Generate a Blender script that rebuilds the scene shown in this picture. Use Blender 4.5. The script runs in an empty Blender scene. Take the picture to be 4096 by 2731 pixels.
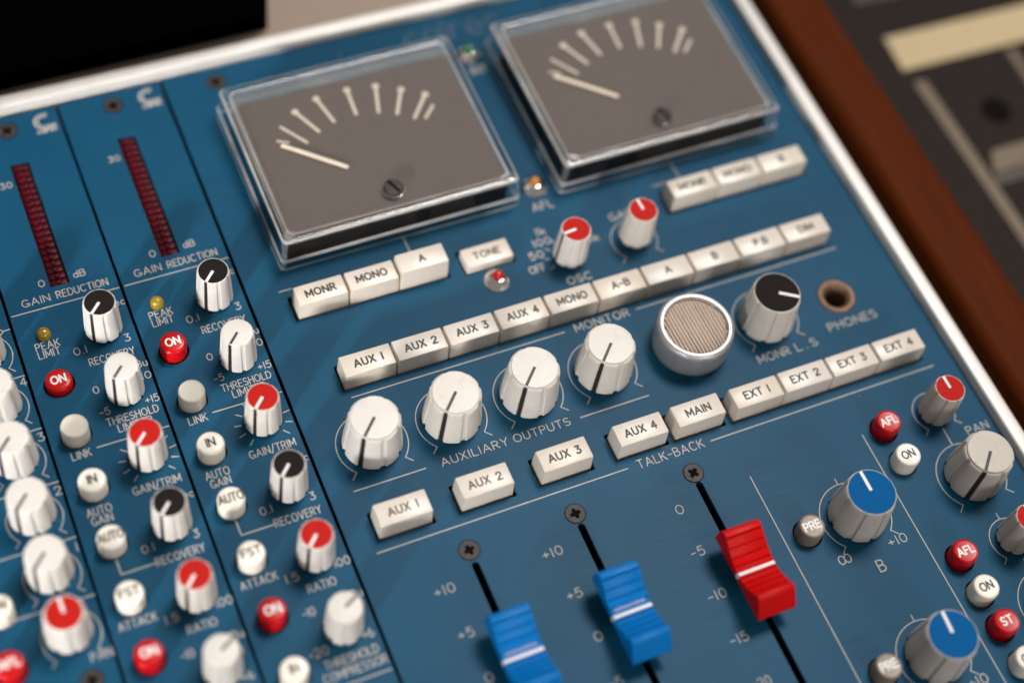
import bpy, bmesh, math, random
from math import sin, cos, pi, radians
from mathutils import Vector, Matrix, Quaternion

random.seed(4)
MM = 0.001
scene = bpy.context.scene
COL = scene.collection

# ------------------------------------------------------------------ camera
cam_data = bpy.data.cameras.new("camera")
cam = bpy.data.objects.new("camera", cam_data)
COL.objects.link(cam)
cam_data.sensor_width = 36.0
cam_data.lens = 58.35
cam_data.clip_start = 0.02
cam_data.clip_end = 50.0
_rv = Vector((-0.52016, 0.22194, 0.36147))
_R = Quaternion(_rv.normalized(), _rv.length).to_matrix()      # world to camera
_M = _R.transposed().to_4x4()
_M.translation = Vector((-53.542, -279.544, 507.037)) * MM
cam.matrix_world = _M
cam_data.dof.use_dof = True
cam_data.dof.focus_distance = 0.577
cam_data.dof.aperture_fstop = 2.65
cam_data.dof.aperture_blades = 9
scene.camera = cam

# ------------------------------------------------------------------ light
world = bpy.data.worlds.new("World")
scene.world = world
world.use_nodes = True
bg = world.node_tree.nodes["Background"]
bg.inputs[0].default_value = (1.0, 0.93, 0.86, 1)
bg.inputs[1].default_value = 0.24


def lamp(name, loc, target, size, power, color, size_y=None, spread=180):
    d = bpy.data.lights.new(name, 'AREA')
    d.shape = 'RECTANGLE' if size_y else 'DISK'
    d.size = size
    if size_y:
        d.size_y = size_y
    d.energy = power
    d.color = color
    d.spread = radians(spread)
    o = bpy.data.objects.new(name, d)
    COL.objects.link(o)
    o.location = loc
    o.rotation_euler = (Vector(target) - Vector(loc)).to_track_quat('-Z', 'Y').to_euler()
    return o


# ceiling light above and to the right, small window-like lamp low at front left, soft lamp behind the camera
lamp("ceiling_lamp", (0.93, 0.63, 2.2), (0.1, -0.02, 0), 0.85, 48, (1.0, 0.955, 0.92), 0.6)
lamp("left_lamp", (-1.15, -1.02, 0.46), (-0.06, 0.03, 0), 0.15, 0.46, (1.0, 0.97, 0.94), None, 19)
lamp("front_lamp", (0.36, -1.15, 0.52), (0.12, -0.03, 0), 0.30, 4.2, (1.0, 0.93, 0.87))

scene.view_settings.view_transform = 'Standard'
scene.view_settings.look = 'None'
scene.view_settings.exposure = 0.0
scene.view_settings.gamma = 1.0
scene.view_settings.use_curve_mapping = False
scene.cycles.use_denoising = True
scene.cycles.max_bounces = 10
scene.cycles.transparent_max_bounces = 24
scene.cycles.caustics_reflective = False
scene.cycles.caustics_refractive = False


# ------------------------------------------------------------------ materials
def new_mat(name):
    m = bpy.data.materials.new(name)
    m.use_nodes = True
    return m, m.node_tree.nodes, m.node_tree.links, m.node_tree.nodes["Principled BSDF"]


def coords(n, l, scale=(1, 1, 1), kind='Object'):
    t = n.new("ShaderNodeTexCoord")
    mp = n.new("ShaderNodeMapping")
    mp.inputs["Scale"].default_value = scale
    l.new(t.outputs[kind], mp.inputs[0])
    return mp


def noise(n, l, scale, detail=3, vec=None, rough=0.55):
    t = n.new("ShaderNodeTexNoise")
    t.inputs["Scale"].default_value = scale
    t.inputs["Detail"].default_value = detail
    t.inputs["Roughness"].default_value = rough
    if vec is not None:
        l.new(vec.outputs[0], t.inputs["Vector"])
    return t


def ramp(n, l, fac, p0, c0, p1, c1):
    r = n.new("ShaderNodeValToRGB")
    r.color_ramp.elements[0].position = p0
    r.color_ramp.elements[0].color = (*c0, 1)
    r.color_ramp.elements[1].position = p1
    r.color_ramp.elements[1].color = (*c1, 1)
    l.new(fac, r.inputs[0])
    return r


def plastic(name, col, rough=0.38, var=0.06, bump=0.0, coat=0.0, spec=0.5, sss=0.0, aged=0.0):
    m, n, l, b = new_mat(name)
    c = coords(n, l)
    t = noise(n, l, 220, 4, c)
    d = tuple(max(0, x * (1 - var)) for x in col)
    u = tuple(min(1, x * (1 + var * 0.6)) for x in col)
    r = ramp(n, l, t.outputs[0], 0.3, d, 0.7, u)
    src = r.outputs[0]
    if aged:
        oi = n.new("ShaderNodeObjectInfo")
        mm_ = n.new("ShaderNodeMath")
        mm_.operation = 'MULTIPLY'
        mm_.inputs[1].default_value = aged
        l.new(oi.outputs["Random"], mm_.inputs[0])
        m1 = n.new("ShaderNodeMix")
        m1.data_type = 'RGBA'
        l.new(mm_.outputs[0], m1.inputs[0])
        l.new(src, m1.inputs[6])
        m1.inputs[7].default_value = (col[0] * .93, col[1] * .86, col[2] * .70, 1)
        ad = n.new("ShaderNodeVectorMath")
        ad.operation = 'ADD'
        l.new(c.outputs[0], ad.inputs[0])
        l.new(oi.outputs["Random"], ad.inputs[1])
        tg = n.new("ShaderNodeTexNoise")
        tg.inputs["Scale"].default_value = 190
        tg.inputs["Detail"].default_value = 6
        l.new(ad.outputs[0], tg.inputs["Vector"])
        sm = ramp(n, l, tg.outputs[0], 0.60, (0, 0, 0), 0.80, (0.20,) * 3)
        m2_ = n.new("ShaderNodeMix")
        m2_.data_type = 'RGBA'
        l.new(sm.outputs[0], m2_.inputs[0])
        l.new(m1.outputs[2], m2_.inputs[6])
        m2_.inputs[7].default_value = (0.30, 0.25, 0.19, 1)
        src = m2_.outputs[2]
    l.new(src, b.inputs["Base Color"])
    t2 = noise(n, l, 900, 3, c)
    r2 = ramp(n, l, t2.outputs[0], 0.3, (rough * 0.85,) * 3, 0.75, (min(1, rough * 1.2),) * 3)
    l.new(r2.outputs[0], b.inputs["Roughness"])
    b.inputs["Specular IOR Level"].default_value = spec
    b.inputs["Coat Weight"].default_value = coat
    b.inputs["Coat Roughness"].default_value = 0.15
    if sss:
        b.inputs["Subsurface Weight"].default_value = sss
        b.inputs["Subsurface Radius"].default_value = (0.002, 0.0015, 0.001)
        b.inputs["Subsurface Scale"].default_value = 0.5
    if bump:
        bp = n.new("ShaderNodeBump")
        bp.inputs["Strength"].default_value = bump
        bp.inputs["Distance"].default_value = 0.0001
        l.new(t2.outputs[0], bp.inputs["Height"])
        l.new(bp.outputs[0], b.inputs["Normal"])
    return m


def metal(name, col, rough, var=0.15, scale=(1, 1, 1), nscale=300, metallic=1.0):
    m, n, l, b = new_mat(name)
    c = coords(n, l, scale)
    t = noise(n, l, nscale, 4, c)
    r = ramp(n, l, t.outputs[0], 0.3, tuple(x * (1 - var) for x in col), 0.7, col)
    l.new(r.outputs[0], b.inputs["Base Color"])
    b.inputs["Metallic"].default_value = metallic
    b.inputs["Roughness"].default_value = rough
    return m


def panel_material():
    m, n, l, b = new_mat("blue_anodised_panel")
    c = coords(n, l, (30, 2600, 1))
    t = noise(n, l, 1.0, 5, c, 0.7)                   # brushed grain along the panel's width
    c2 = coords(n, l)
    t2 = noise(n, l, 24, 4, c2)                       # broad handling wear
    r = ramp(n, l, t.outputs[0], 0.25, (0.0050, 0.059, 0.122), 0.8, (0.0078, 0.081, 0.160))
    r2 = ramp(n, l, t2.outputs[0], 0.3, (0.86, 0.9, 0.92), 0.72, (1.08, 1.04, 1.0))
    mix = n.new("ShaderNodeMix")
    mix.data_type = 'RGBA'
    mix.blend_type = 'MULTIPLY'
    mix.inputs[0].default_value = 1.0
    l.new(r.outputs[0], mix.inputs[6])
    l.new(r2.outputs[0], mix.inputs[7])
    v = n.new("ShaderNodeTexVoronoi")                 # sparse pale dust specks
    v.inputs["Scale"].default_value = 75
    l.new(c2.outputs[0], v.inputs["Vector"])
    sp = ramp(n, l, v.outputs["Distance"], 0.014, (1, 1, 1), 0.026, (0, 0, 0))
    t3 = noise(n, l, 60, 1, c2)
    gate = ramp(n, l, t3.outputs[0], 0.52, (0, 0, 0), 0.56, (0.6, 0.6, 0.6))
    mul = n.new("ShaderNodeMath")
    mul.operation = 'MULTIPLY'
    l.new(sp.outputs[0], mul.inputs[0])
    l.new(gate.outputs[0], mul.inputs[1])
    mix2 = n.new("ShaderNodeMix")
    mix2.data_type = 'RGBA'
    l.new(mul.outputs[0], mix2.inputs[0])
    l.new(mix.outputs[2], mix2.inputs[6])
    mix2.inputs[7].default_value = (0.55, 0.55, 0.55, 1)
    l.new(mix2.outputs[2], b.inputs["Base Color"])
    rr = ramp(n, l, t.outputs[0], 0.3, (0.36,) * 3, 0.8, (0.50,) * 3)
    l.new(rr.outputs[0], b.inputs["Roughness"])
    b.inputs["Specular IOR Level"].default_value = 0.085
    bp = n.new("ShaderNodeBump")
    bp.inputs["Strength"].default_value = 0.12
    bp.inputs["Distance"].default_value = 0.00005
    l.new(t.outputs[0], bp.inputs["Height"])
    l.new(bp.outputs[0], b.inputs["Normal"])
    return m


def clear_material(name, white, glossw):
    m, n, l, b = new_mat(name)
    n.remove(b)
    out = n["Material Output"]
    tr = n.new("ShaderNodeBsdfTransparent")
    tr.inputs[0].default_value = (0.97, 0.97, 0.96, 1)
    gl = n.new("ShaderNodeBsdfGlossy")
    gl.inputs["Roughness"].default_value = 0.06
    gl.inputs[0].default_value = (1, 1, 1, 1)
    lw = n.new("ShaderNodeLayerWeight")                # Schlick reflectance, the same from both sides of the sheet
    lw.inputs[0].default_value = 0.5
    pw = n.new("ShaderNodeMath")
    pw.operation = 'POWER'
    pw.inputs[1].default_value = 5.0
    l.new(lw.outputs["Facing"], pw.inputs[0])
    mul = n.new("ShaderNodeMath")
    mul.operation = 'MULTIPLY_ADD'
    mul.inputs[1].default_value = 0.96 * glossw
    mul.inputs[2].default_value = 0.04 * glossw
    mul.use_clamp = True
    l.new(pw.outputs[0], mul.inputs[0])
    mx = n.new("ShaderNodeMixShader")
    l.new(mul.outputs[0], mx.inputs[0])
    l.new(tr.outputs[0], mx.inputs[1])
    l.new(gl.outputs[0], mx.inputs[2])
    last = mx
    if white:  # white painted in for light refracted by thick acrylic, patchy like streaks
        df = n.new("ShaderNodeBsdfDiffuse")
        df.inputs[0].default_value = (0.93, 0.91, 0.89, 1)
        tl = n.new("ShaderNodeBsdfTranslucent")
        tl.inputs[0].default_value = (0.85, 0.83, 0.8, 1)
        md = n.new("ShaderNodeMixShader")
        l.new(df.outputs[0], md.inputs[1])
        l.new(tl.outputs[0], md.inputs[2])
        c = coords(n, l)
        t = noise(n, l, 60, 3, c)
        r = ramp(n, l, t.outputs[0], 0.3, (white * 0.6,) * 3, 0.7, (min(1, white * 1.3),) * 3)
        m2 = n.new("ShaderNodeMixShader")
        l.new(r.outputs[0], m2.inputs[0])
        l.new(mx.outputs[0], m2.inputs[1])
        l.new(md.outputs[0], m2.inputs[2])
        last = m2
    l.new(last.outputs[0], out.inputs[0])
    return m


def wood_material():
    m, n, l, b = new_mat("stained_wood")
    c = coords(n, l, (260, 14, 60))
    t = noise(n, l, 1.0, 5, c, 0.6)
    r = ramp(n, l, t.outputs[0], 0.25, (0.058, 0.011, 0.002), 0.75, (0.092, 0.019, 0.003))
    l.new(r.outputs[0], b.inputs["Base Color"])
    b.inputs["Roughness"].default_value = 0.6
    b.inputs["Specular IOR Level"].default_value = 0.04
    return m


PANEL = panel_material()
GAP = plastic("black_chassis", (0.004, 0.004, 0.005), 0.8, spec=0.1)
LEGEND = plastic("legend_paint", (0.46, 0.425, 0.375), 0.6, 0.12)
KEYW = plastic("cream_key_plastic", (0.70, 0.645, 0.585), 0.33, 0.03, 0.05, aged=0.4)
WHITE = plastic("white_knob_plastic", (0.67, 0.64, 0.61), 0.42, 0.04, 0.10, aged=0.3)
GREYK = plastic("grey_knob_plastic", (0.53, 0.50, 0.455), 0.5, 0.06, 0.10, aged=0.3)
IVORY = plastic("ivory_button_plastic", (0.86, 0.82, 0.73), 0.28, 0.03, 0.04, aged=0.3)
DULLW = plastic("dull_link_plastic", (0.60, 0.565, 0.49), 0.36, 0.05, 0.06)
TAUPE = plastic("taupe_button_plastic", (0.24, 0.19, 0.15), 0.40, 0.05, 0.06)
REDB = plastic("red_button_plastic", (0.50, 0.003, 0.004), 0.26, 0.06, 0.03, spec=0.3)
REDCAP = plastic("red_cap_paint", (0.46, 0.009, 0.005), 0.6, 0.04, spec=0.12)
BLACKCAP = plastic("black_cap_paint", (0.016, 0.013, 0.012), 0.6, 0.1, spec=0.04)
BLUECAP = plastic("blue_cap_paint", (0.001, 0.098, 0.30), 0.6, 0.05, spec=0.05)
REDF = plastic("red_fader_plastic", (0.56, 0.003, 0.003), 0.42, 0.05, 0.12, spec=0.12)
BLUEF = plastic("blue_fader_plastic", (0.001, 0.165, 0.50), 0.42, 0.05, 0.12, spec=0.12)
INK = plastic("black_ink", (0.016, 0.014, 0.013), 0.5, 0.1)
BROWNINK = plastic("worn_brown_ink", (0.11, 0.085, 0.06), 0.5, 0.2)
PAINTW = plastic("white_line_paint", (0.82, 0.80, 0.79), 0.5, 0.03)
PALEBLUE = plastic("pale_blue_print", (0.26, 0.36, 0.62), 0.5, 0.1)
SCREW = plastic("blackened_screw", (0.042, 0.035, 0.033), 0.5, 0.35, spec=0.25)
PIT = plastic("screw_recess", (0.006, 0.005, 0.004), 0.9, spec=0.05)
RAIL = metal("satin_aluminium", (0.74, 0.71, 0.68), 0.5, 0.06, (1, 1, 1), 120, metallic=0.25)
MICRING = metal("bead_blasted_aluminium", (0.55, 0.545, 0.55), 0.45, 0.22, nscale=420, metallic=0.8)
MESHW = metal("copper_tinted_mesh", (0.80, 0.66, 0.55), 0.40, 0.2, nscale=1500, metallic=0.6)
CHROME = metal("chrome", (0.85, 0.83, 0.80), 0.06, 0.03)
COPPER = metal("worn_copper_bush", (0.26, 0.15, 0.095), 0.5, 0.4, nscale=500, metallic=0.4)
DIAL = plastic("grey_brown_dial", (0.118, 0.096, 0.086), 0.6, 0.03, spec=0.3)
DIALMARK = plastic("dial_marks", (0.66, 0.58, 0.50), 0.6, 0.05)
NEEDLE = plastic("needle_paint", (0.85, 0.72, 0.60), 0.5, 0.03)
CLEAR = clear_material("clear_acrylic", 0.0, 0.8)
EDGE = clear_material("acrylic_edge_painted_glint", 0.66, 2.6)  # bright edge glints painted as diffuse white
REFRACTION = clear_material("acrylic_painted_refraction", 0.20, 1.8)  # weaker refracted brightness painted as milky white
LEDY = plastic("yellow_lens", (0.30, 0.20, 0.004), 0.12, 0.1, coat=0.8, sss=0.3)
LEDR = plastic("red_lens", (0.42, 0.002, 0.003), 0.12, 0.1)
LEDA = plastic("amber_lens", (0.50, 0.17, 0.006), 0.12, 0.1, coat=0.8)
LEDG = plastic("green_lens", (0.004, 0.20, 0.03), 0.12, 0.1, coat=0.8)
LADDER = plastic("dark_red_ladder", (0.070, 0.003, 0.008), 0.4, 0.25, spec=0.12)
WOOD = wood_material()
DESK = plastic("dark_desk_paint", (0.019, 0.013, 0.010), 0.6, 0.15, spec=0.1)
TAPE = plastic("cream_tape", (0.52, 0.41, 0.23), 0.6, 0.12)
TAN = plastic("tan_trim", (0.16, 0.12, 0.078), 0.6, 0.15)
WALLM = plastic("beige_wall_paint", (0.36, 0.28, 0.22), 0.8, 0.05)
CABM = plastic("matt_black_cabinet", (0.0007, 0.0007, 0.0007), 0.95, 0.1, spec=0.0)
HAIR = plastic("dark_hair", (0.012, 0.016, 0.05), 0.5)

# ------------------------------------------------------------------ object helpers
WPOS = {}


def link(name, me, parent=None, loc=(0, 0, 0), rot=0.0, mats=()):
    """Link a mesh (mm in world space at loc) as one object under its parent."""
    if me.materials.__len__() == 0:
        for m in mats:
            me.materials.append(m)
    o = bpy.data.objects.new(name, me)
    COL.objects.link(o)
    place(o, parent, loc, rot)
    return o


def place(o, parent, loc, rot=0.0):
    w = Vector(loc)
    if parent is not None:
        o.parent = parent
        pw, pr = WPOS[parent.name]
        d = Matrix.Rotation(-pr, 3, 'Z') @ (w - pw)
        o.location = d * MM
        o.rotation_euler = (0, 0, rot - pr)
    else:
        o.location = w * MM
        o.rotation_euler = (0, 0, rot)
    WPOS[o.name] = (w, rot)


def thing(name, label, cat, loc, group=None):
    o = bpy.data.objects.new(name, None)
    o.empty_display_size = 0.01
    COL.objects.link(o)
    place(o, None, loc)
    o['label'] = label
    o['category'] = cat
    if group:
        o['group'] = group
    return o


def mesh_from(verts, faces, name="m", smooth=False, angle=None):
    me = bpy.data.meshes.new(name)
    me.from_pydata([tuple(c * MM for c in v) for v in verts], [], faces)
    me.update()
    if smooth:
        for p in me.polygons:
            p.use_smooth = True
    if angle is not None:
        me.set_sharp_from_angle(angle=radians(angle))
    return me


def bm_mesh(bm, name="m", smooth=False, angle=None):
    for v in bm.verts:
        v.co *= MM
    me = bpy.data.meshes.new(name)
    bmesh.ops.recalc_face_normals(bm, faces=bm.faces)
    bm.to_mesh(me)
    bm.free()
    if smooth:
        for p in me.polygons:
            p.use_smooth = True
    if angle is not None:
        me.set_sharp_from_angle(angle=radians(angle))
    return me


def frustum_bm(x0, x1, y0, y1, z0, z1, inset=0.0, bevel=0.0, seg=2, bev_bottom=False):
    bm = bmesh.new()
    lo = [bm.verts.new(v) for v in ((x0, y0, z0), (x1, y0, z0), (x1, y1, z0), (x0, y1, z0))]
    i = inset
    hi = [bm.verts.new(v) for v in ((x0 + i, y0 + i, z1), (x1 - i, y0 + i, z1), (x1 - i, y1 - i, z1), (x0 + i, y1 - i, z1))]
    bm.faces.new(lo[::-1])
    bm.faces.new(hi)
    for k in range(4):
        bm.faces.new((lo[k], lo[(k + 1) % 4], hi[(k + 1) % 4], hi[k]))
    if bevel:
        ed = [e for e in bm.edges if bev_bottom or max(v.co.z for v in e.verts) > z0 + 1e-6]
        bmesh.ops.bevel(bm, geom=ed, offset=bevel, segments=seg, profile=0.5, affect='EDGES')
    return bm


def lathe_bm(profile, n=64, mod=None, cap_top=True, cap_bottom=False):
    """Rotate [(r, z), ...] about z; mod(angle, row) scales the radius."""
    bm = bmesh.new()
    rings = []
    for j, (r, z) in enumerate(profile):
        ring = []
        for k in range(n):
            a = 2 * pi * k / n
            rr = r * (mod(a, j) if mod else 1.0)
            ring.append(bm.verts.new((rr * cos(a), rr * sin(a), z)))
        rings.append(ring)
    for j in range(len(rings) - 1):
        for k in range(n):
            bm.faces.new((rings[j][k], rings[j][(k + 1) % n], rings[j + 1][(k + 1) % n], rings[j + 1][k]))
    if cap_top:
        bm.faces.new(rings[-1])
    if cap_bottom:
        bm.faces.new(rings[0][::-1])
    return bm


def add_bm(dst, src):
    me = bpy.data.meshes.new("t")
    src.to_mesh(me)
    src.free()
    dst.from_mesh(me)
    bpy.data.meshes.remove(me)


# flat plate with holes, from a 2-D curve
def plate_mesh(outer, holes, z_top, thick, bevel=0.0):
    cu = bpy.data.curves.new("plate", 'CURVE')
    cu.dimensions = '2D'
    cu.fill_mode = 'BOTH'
    cu.extrude = thick / 2 * MM
    if bevel:
        cu.bevel_depth = bevel * MM
        cu.bevel_resolution = 1
    for loop in [outer] + holes:
        s = cu.splines.new('POLY')
        s.points.add(len(loop) - 1)
        for p, (x, y) in zip(s.points, loop):
            p.co = (x * MM, y * MM, 0, 1)
        s.use_cyclic_u = True
    o = bpy.data.objects.new("plate_tmp", cu)
    COL.objects.link(o)
    dg = bpy.context.evaluated_depsgraph_get()
    me = bpy.data.meshes.new_from_object(o.evaluated_get(dg))
    bpy.data.objects.remove(o)
    bpy.data.curves.remove(cu)
    for v in me.vertices:
        v.co.z += (z_top - thick / 2) * MM
    me.materials.clear()
    return me


def rect(x0, x1, y0, y1, r=0.0):
    if r <= 0:
        return [(x0, y0), (x1, y0), (x1, y1), (x0, y1)]
    out = []
    for cx, cy, a0 in ((x1 - r, y0 + r, -90), (x1 - r, y1 - r, 0), (x0 + r, y1 - r, 90), (x0 + r, y0 + r, 180)):
        for k in range(7):
            a = radians(a0 + 15 * k)
            out.append((cx + r * cos(a), cy + r * sin(a)))
    return out


def circle(cx, cy, r, n=40):
    return [(cx + r * cos(2 * pi * k / n), cy + r * sin(2 * pi * k / n)) for k in range(n)]


# ------------------------------------------------------------------ single-stroke engraving font
def earc(cx, cy, rx, ry, a0, a1, n=None):
    n = n or max(6, int(abs(a1 - a0) / 15))
    return [(cx + rx * cos(radians(a0 + (a1 - a0) * k / n)), cy + ry * sin(radians(a0 + (a1 - a0) * k / n))) for k in range(n + 1)]


G = {
    'A': (.74, [[(0, 0), (.37, 1)], [(.37, 1), (.74, 0)], [(.13, .33), (.61, .33)]]),
    'B': (.60, [[(0, 0), (0, 1)], [(0, 1), (.3, 1)] + earc(.3, .765, .24, .235, 90, -90) + [(0, .53)], [(.3, .53)] + earc(.32, .265, .28, .265, 90, -90) + [(0, 0)]]),
    'C': (.70, [earc(.38, .5, .38, .5, 48, 312)]),
    'D': (.66, [[(0, 0), (0, 1)], [(0, 1), (.26, 1)] + earc(.26, .5, .40, .5, 90, -90) + [(0, 0)]]),
    'E': (.52, [[(0, 0), (0, 1)], [(0, 1), (.52, 1)], [(0, .53), (.44, .53)], [(0, 0), (.52, 0)]]),
    'F': (.50, [[(0, 0), (0, 1)], [(0, 1), (.50, 1)], [(0, .53), (.42, .53)]]),
    'G': (.74, [earc(.38, .5, .38, .5, 48, 345), [(.74, .40), (.42, .40)], [(.74, .40), (.74, .1)]]),
    'H': (.62, [[(0, 0), (0, 1)], [(.62, 0), (.62, 1)], [(0, .53), (.62, .53)]]),
    'I': (.04, [[(.02, 0), (.02, 1)]]),
    'K': (.60, [[(0, 0), (0, 1)], [(.57, 1), (0, .36)], [(.22, .60), (.60, 0)]]),
    'L': (.48, [[(0, 1), (0, 0)], [(0, 0), (.48, 0)]]),
    'M': (.80, [[(0, 0), (0, 1)], [(0, 1), (.40, .22)], [(.40, .22), (.80, 1)], [(.80, 1), (.80, 0)]]),
    'N': (.66, [[(0, 0), (0, 1)], [(0, 1), (.66, 0)], [(.66, 0), (.66, 1)]]),
    'O': (.78, [earc(.39, .5, .39, .5, 0, 360, 28)]),
    'P': (.56, [[(0, 0), (0, 1)], [(0, 1), (.3, 1)] + earc(.3, .74, .26, .26, 90, -90) + [(0, .48)]]),
    'R': (.60, [[(0, 0), (0, 1)], [(0, 1), (.3, 1)] + earc(.3, .74, .26, .26, 90, -90) + [(0, .48)], [(.28, .48), (.60, 0)]]),
    'S': (.58, [earc(.29, .755, .26, .245, 35, 270, 14) + earc(.29, .26, .29, .25, 90, -145, 14)]),
    'T': (.62, [[(0, 1), (.62, 1)], [(.31, 1), (.31, 0)]]),
    'U': (.62, [[(0, 1), (0, .31)] + earc(.31, .31, .31, .31, 180, 360) + [(.62, 1)]]),
    'V': (.70, [[(0, 1), (.35, 0)], [(.35, 0), (.70, 1)]]),
    'X': (.62, [[(0, 0), (.60, 1)], [(.02, 1), (.62, 0)]]),
    'Y': (.66, [[(0, 1), (.33, .48)], [(.66, 1), (.33, .48)], [(.33, .48), (.33, 0)]]),
    '0': (.56, [earc(.28, .5, .28, .5, 0, 360, 24)]),
    '1': (.06, [[(.03, 0), (.03, 1)]]),
    '2': (.56, [earc(.28, .73, .27, .27, 165, -35, 12) + [(0, 0)], [(0, 0), (.56, 0)]]),
    '3': (.54, [[(.04, 1), (.50, 1)], [(.50, 1), (.22, .60)], earc(.24, .30, .29, .30, 95, -145, 14)]),
    '4': (.60, [[(.42, 0), (.42, 1)], [(.42, 1), (0, .30)], [(0, .30), (.60, .30)]]),
    '5': (.54, [[(.47, 1), (.08, 1)], [(.08, 1), (.03, .54)], [(.03, .54)] + earc(.24, .33, .29, .33, 120, -140, 14)]),
    '6': (.56, [earc(.28, .30, .28, .30, 0, 360, 20), [(0, .34)] + earc(.36, .40, .36, .60, 180, 95, 7)]),
    '+': (.50, [[(0, .45), (.50, .45)], [(.25, .2), (.25, .70)]]),
    '-': (.40, [[(0, .45), (.40, .45)]]),
    '.': (.06, [[(.03, 0), (.03, .05)]]),
    '/': (.44, [[(0, -.12), (.44, 1.1)]]),
    'd': (.50, [earc(.25, .32, .25, .32, 0, 360, 18), [(.50, 1), (.50, 0)]]),
    'u': (.48, [[(0, .66), (0, .24)] + earc(.24, .24, .24, .24, 180, 360) + [(.48, .66)], [(.48, .24), (.48, 0)]]),
    's': (.42, [earc(.21, .49, .18, .16, 35, 270, 10) + earc(.21, .165, .21, .165, 90, -145, 10)]),
    'e': (.50, [[(0, .34), (.50, .34)], earc(.25, .32, .25, .32, 5, 310, 16)]),
    'c': (.44, [earc(.25, .32, .25, .32, 45, 315, 14)]),
    'k': (.46, [[(0, 0), (0, 1)], [(.42, .62), (0, .22)], [(.16, .38), (.46, 0)]]),
    'a': (.50, [earc(.25, .32, .25, .32, 0, 360, 18), [(.50, .64), (.50, 0)]]),
    'l': (.04, [[(.02, 0), (.02, 1)]]),
    'r': (.34, [[(0, 0), (0, .64)], [(0, .40)] + earc(.24, .38, .24, .26, 170, 60, 6)]),
    ' ': (.34, []),
}


class Ink:
    """Collects flat round-ended strokes, each a hair above the one before."""

    def __init__(self, w, z=0.03, dz=0.004):
        self.w, self.z, self.dz, self.v, self.f = w, z, dz, [], []

    def stroke(self, pts, w=None):
        w = (w or self.w) / 2
        p = [Vector(q) for q in pts]
        q = [p[0]]
        for s in p[1:]:
            if (s - q[-1]).length > 1e-4:
                q.append(s)
        p = q
        if len(p) < 2:
            return
        closed = (p[0] - p[-1]).length < 1e-3
        z = self.z
        self.z += self.dz
        b = len(self.v)
        n = len(p)
        for i in range(n):
            if closed and i in (0, n - 1):
                t = (p[1] - p[0]).normalized() + (p[-1] - p[-2]).normalized()
            else:
                t = Vector((0, 0))
                if i > 0:
                    t += (p[i] - p[i - 1]).normalized()
                if i < n - 1:
                    t += (p[i + 1] - p[i]).normalized()
            t = t.normalized() if t.length > 1e-6 else Vector((1, 0))
            nn = Vector((-t.y, t.x)) * w
            self.v += [(p[i].x + nn.x, p[i].y + nn.y, z), (p[i].x - nn.x, p[i].y - nn.y, z)]
        for i in range(n - 1):
            a = b + 2 * i
            self.f.append((a + 1, a + 3, a + 2, a))
        if not closed:
            for end, sgn in ((0, -1), (n - 1, 1)):
                d = (p[1] - p[0]).normalized() if end == 0 else (p[-1] - p[-2]).normalized()
                d *= sgn
                nn = Vector((-d.y, d.x))
                s = len(self.v)
                for k in range(7):
                    a = pi / 2 - pi * k / 6
                    c = p[end] + d * (cos(a) * w) + nn * (sin(a) * w)
                    self.v.append((c.x, c.y, z))
                self.f.append(tuple(range(s + 6, s - 1, -1)))

    def line(self, *pts, w=None):
        for a, b in zip(pts, pts[1:]):
            self.stroke([a, b], w)

    def text(self, s, x0, y, h, x1=None, gap=.26, sx=1.0, center=False, slant=0.0):
        adv = 0
        items = []
        for ch in s:
            wd, st = G[ch]
            items.append((adv, st))
            adv += wd + gap
        adv -= gap
        if x1 is not None:
            sx = (x1 - x0) / (adv * h)
        if center:
            x0 = x0 - adv * h * sx / 2
        for a, st in items:
            for q in st:
                self.stroke([(x0 + (a + u + slant * v) * h * sx, y + v * h) for u, v in q])

    def mesh(self, name="ink"):
        return mesh_from(self.v, self.f, name)


def print_on(parent, name, mat, ink, z0=0.0):
    """Link the collected strokes under parent; coordinates are world mm on a surface at height z0."""
    xs = [v[0] for v in ink.v]
    ys = [v[1] for v in ink.v]
    cx, cy = (min(xs) + max(xs)) / 2, (min(ys) + max(ys)) / 2
    me = mesh_from([(x - cx, y - cy, z) for x, y, z in ink.v], ink.f, name)
    return link(name, me, parent, (cx, cy, z0), 0, (mat,))


def legend(parent, s, x0, x1, y, h=2.85, w=0.35, gap=.26, name="engraved_lettering"):
    k = Ink(w)
    k.text(s, x0, y, h, x1, gap)
    return print_on(parent, name, LEGEND, k)


def rule(parent, *segs, w=0.42, name="engraved_line"):
    for s in segs:
        k = Ink(w)
        k.line(*s)
        o = print_on(parent, name, LEGEND, k)
    return o


def dial_arc(parent, cx, cy, r, a0=225, a1=-45, tick=3.0, w=0.34, top=False, extra=()):
    k = Ink(w)
    k.stroke(earc(cx, cy, r, r, a0, a1, 54))
    for a in (a0, a1):
        c, s = cos(radians(a)), sin(radians(a))
        k.stroke([(cx + r * c, cy + r * s), (cx + (r + tick) * c, cy + (r + tick) * s)])
    if top:
        k.stroke([(cx, cy + r), (cx, cy + r + 2.4)])
    return print_on(parent, "scale_arc", LEGEND, k)


# ------------------------------------------------------------------ part builders (meshes shared between repeats)
def knob_mesh(prof, n_rec, half, depth, n=480):
    """prof: (r, z, groove strength)."""
    def mod(a, j):
        g = prof[j][2]
        if g == 0:
            return 1.0
        q = (a / (2 * pi) * n_rec) % 1.0
        q = min(q, 1 - q) * 360 / n_rec
        if q < half:
            return 1 - depth * g
        if q < half + .7:
            return 1 - depth * g * (1 - (q - half) / .7)
        return 1.0
    bm = lathe_bm([(r, z) for r, z, g in prof], n, mod)
    return bm_mesh(bm, "knob", True, 22)


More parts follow.
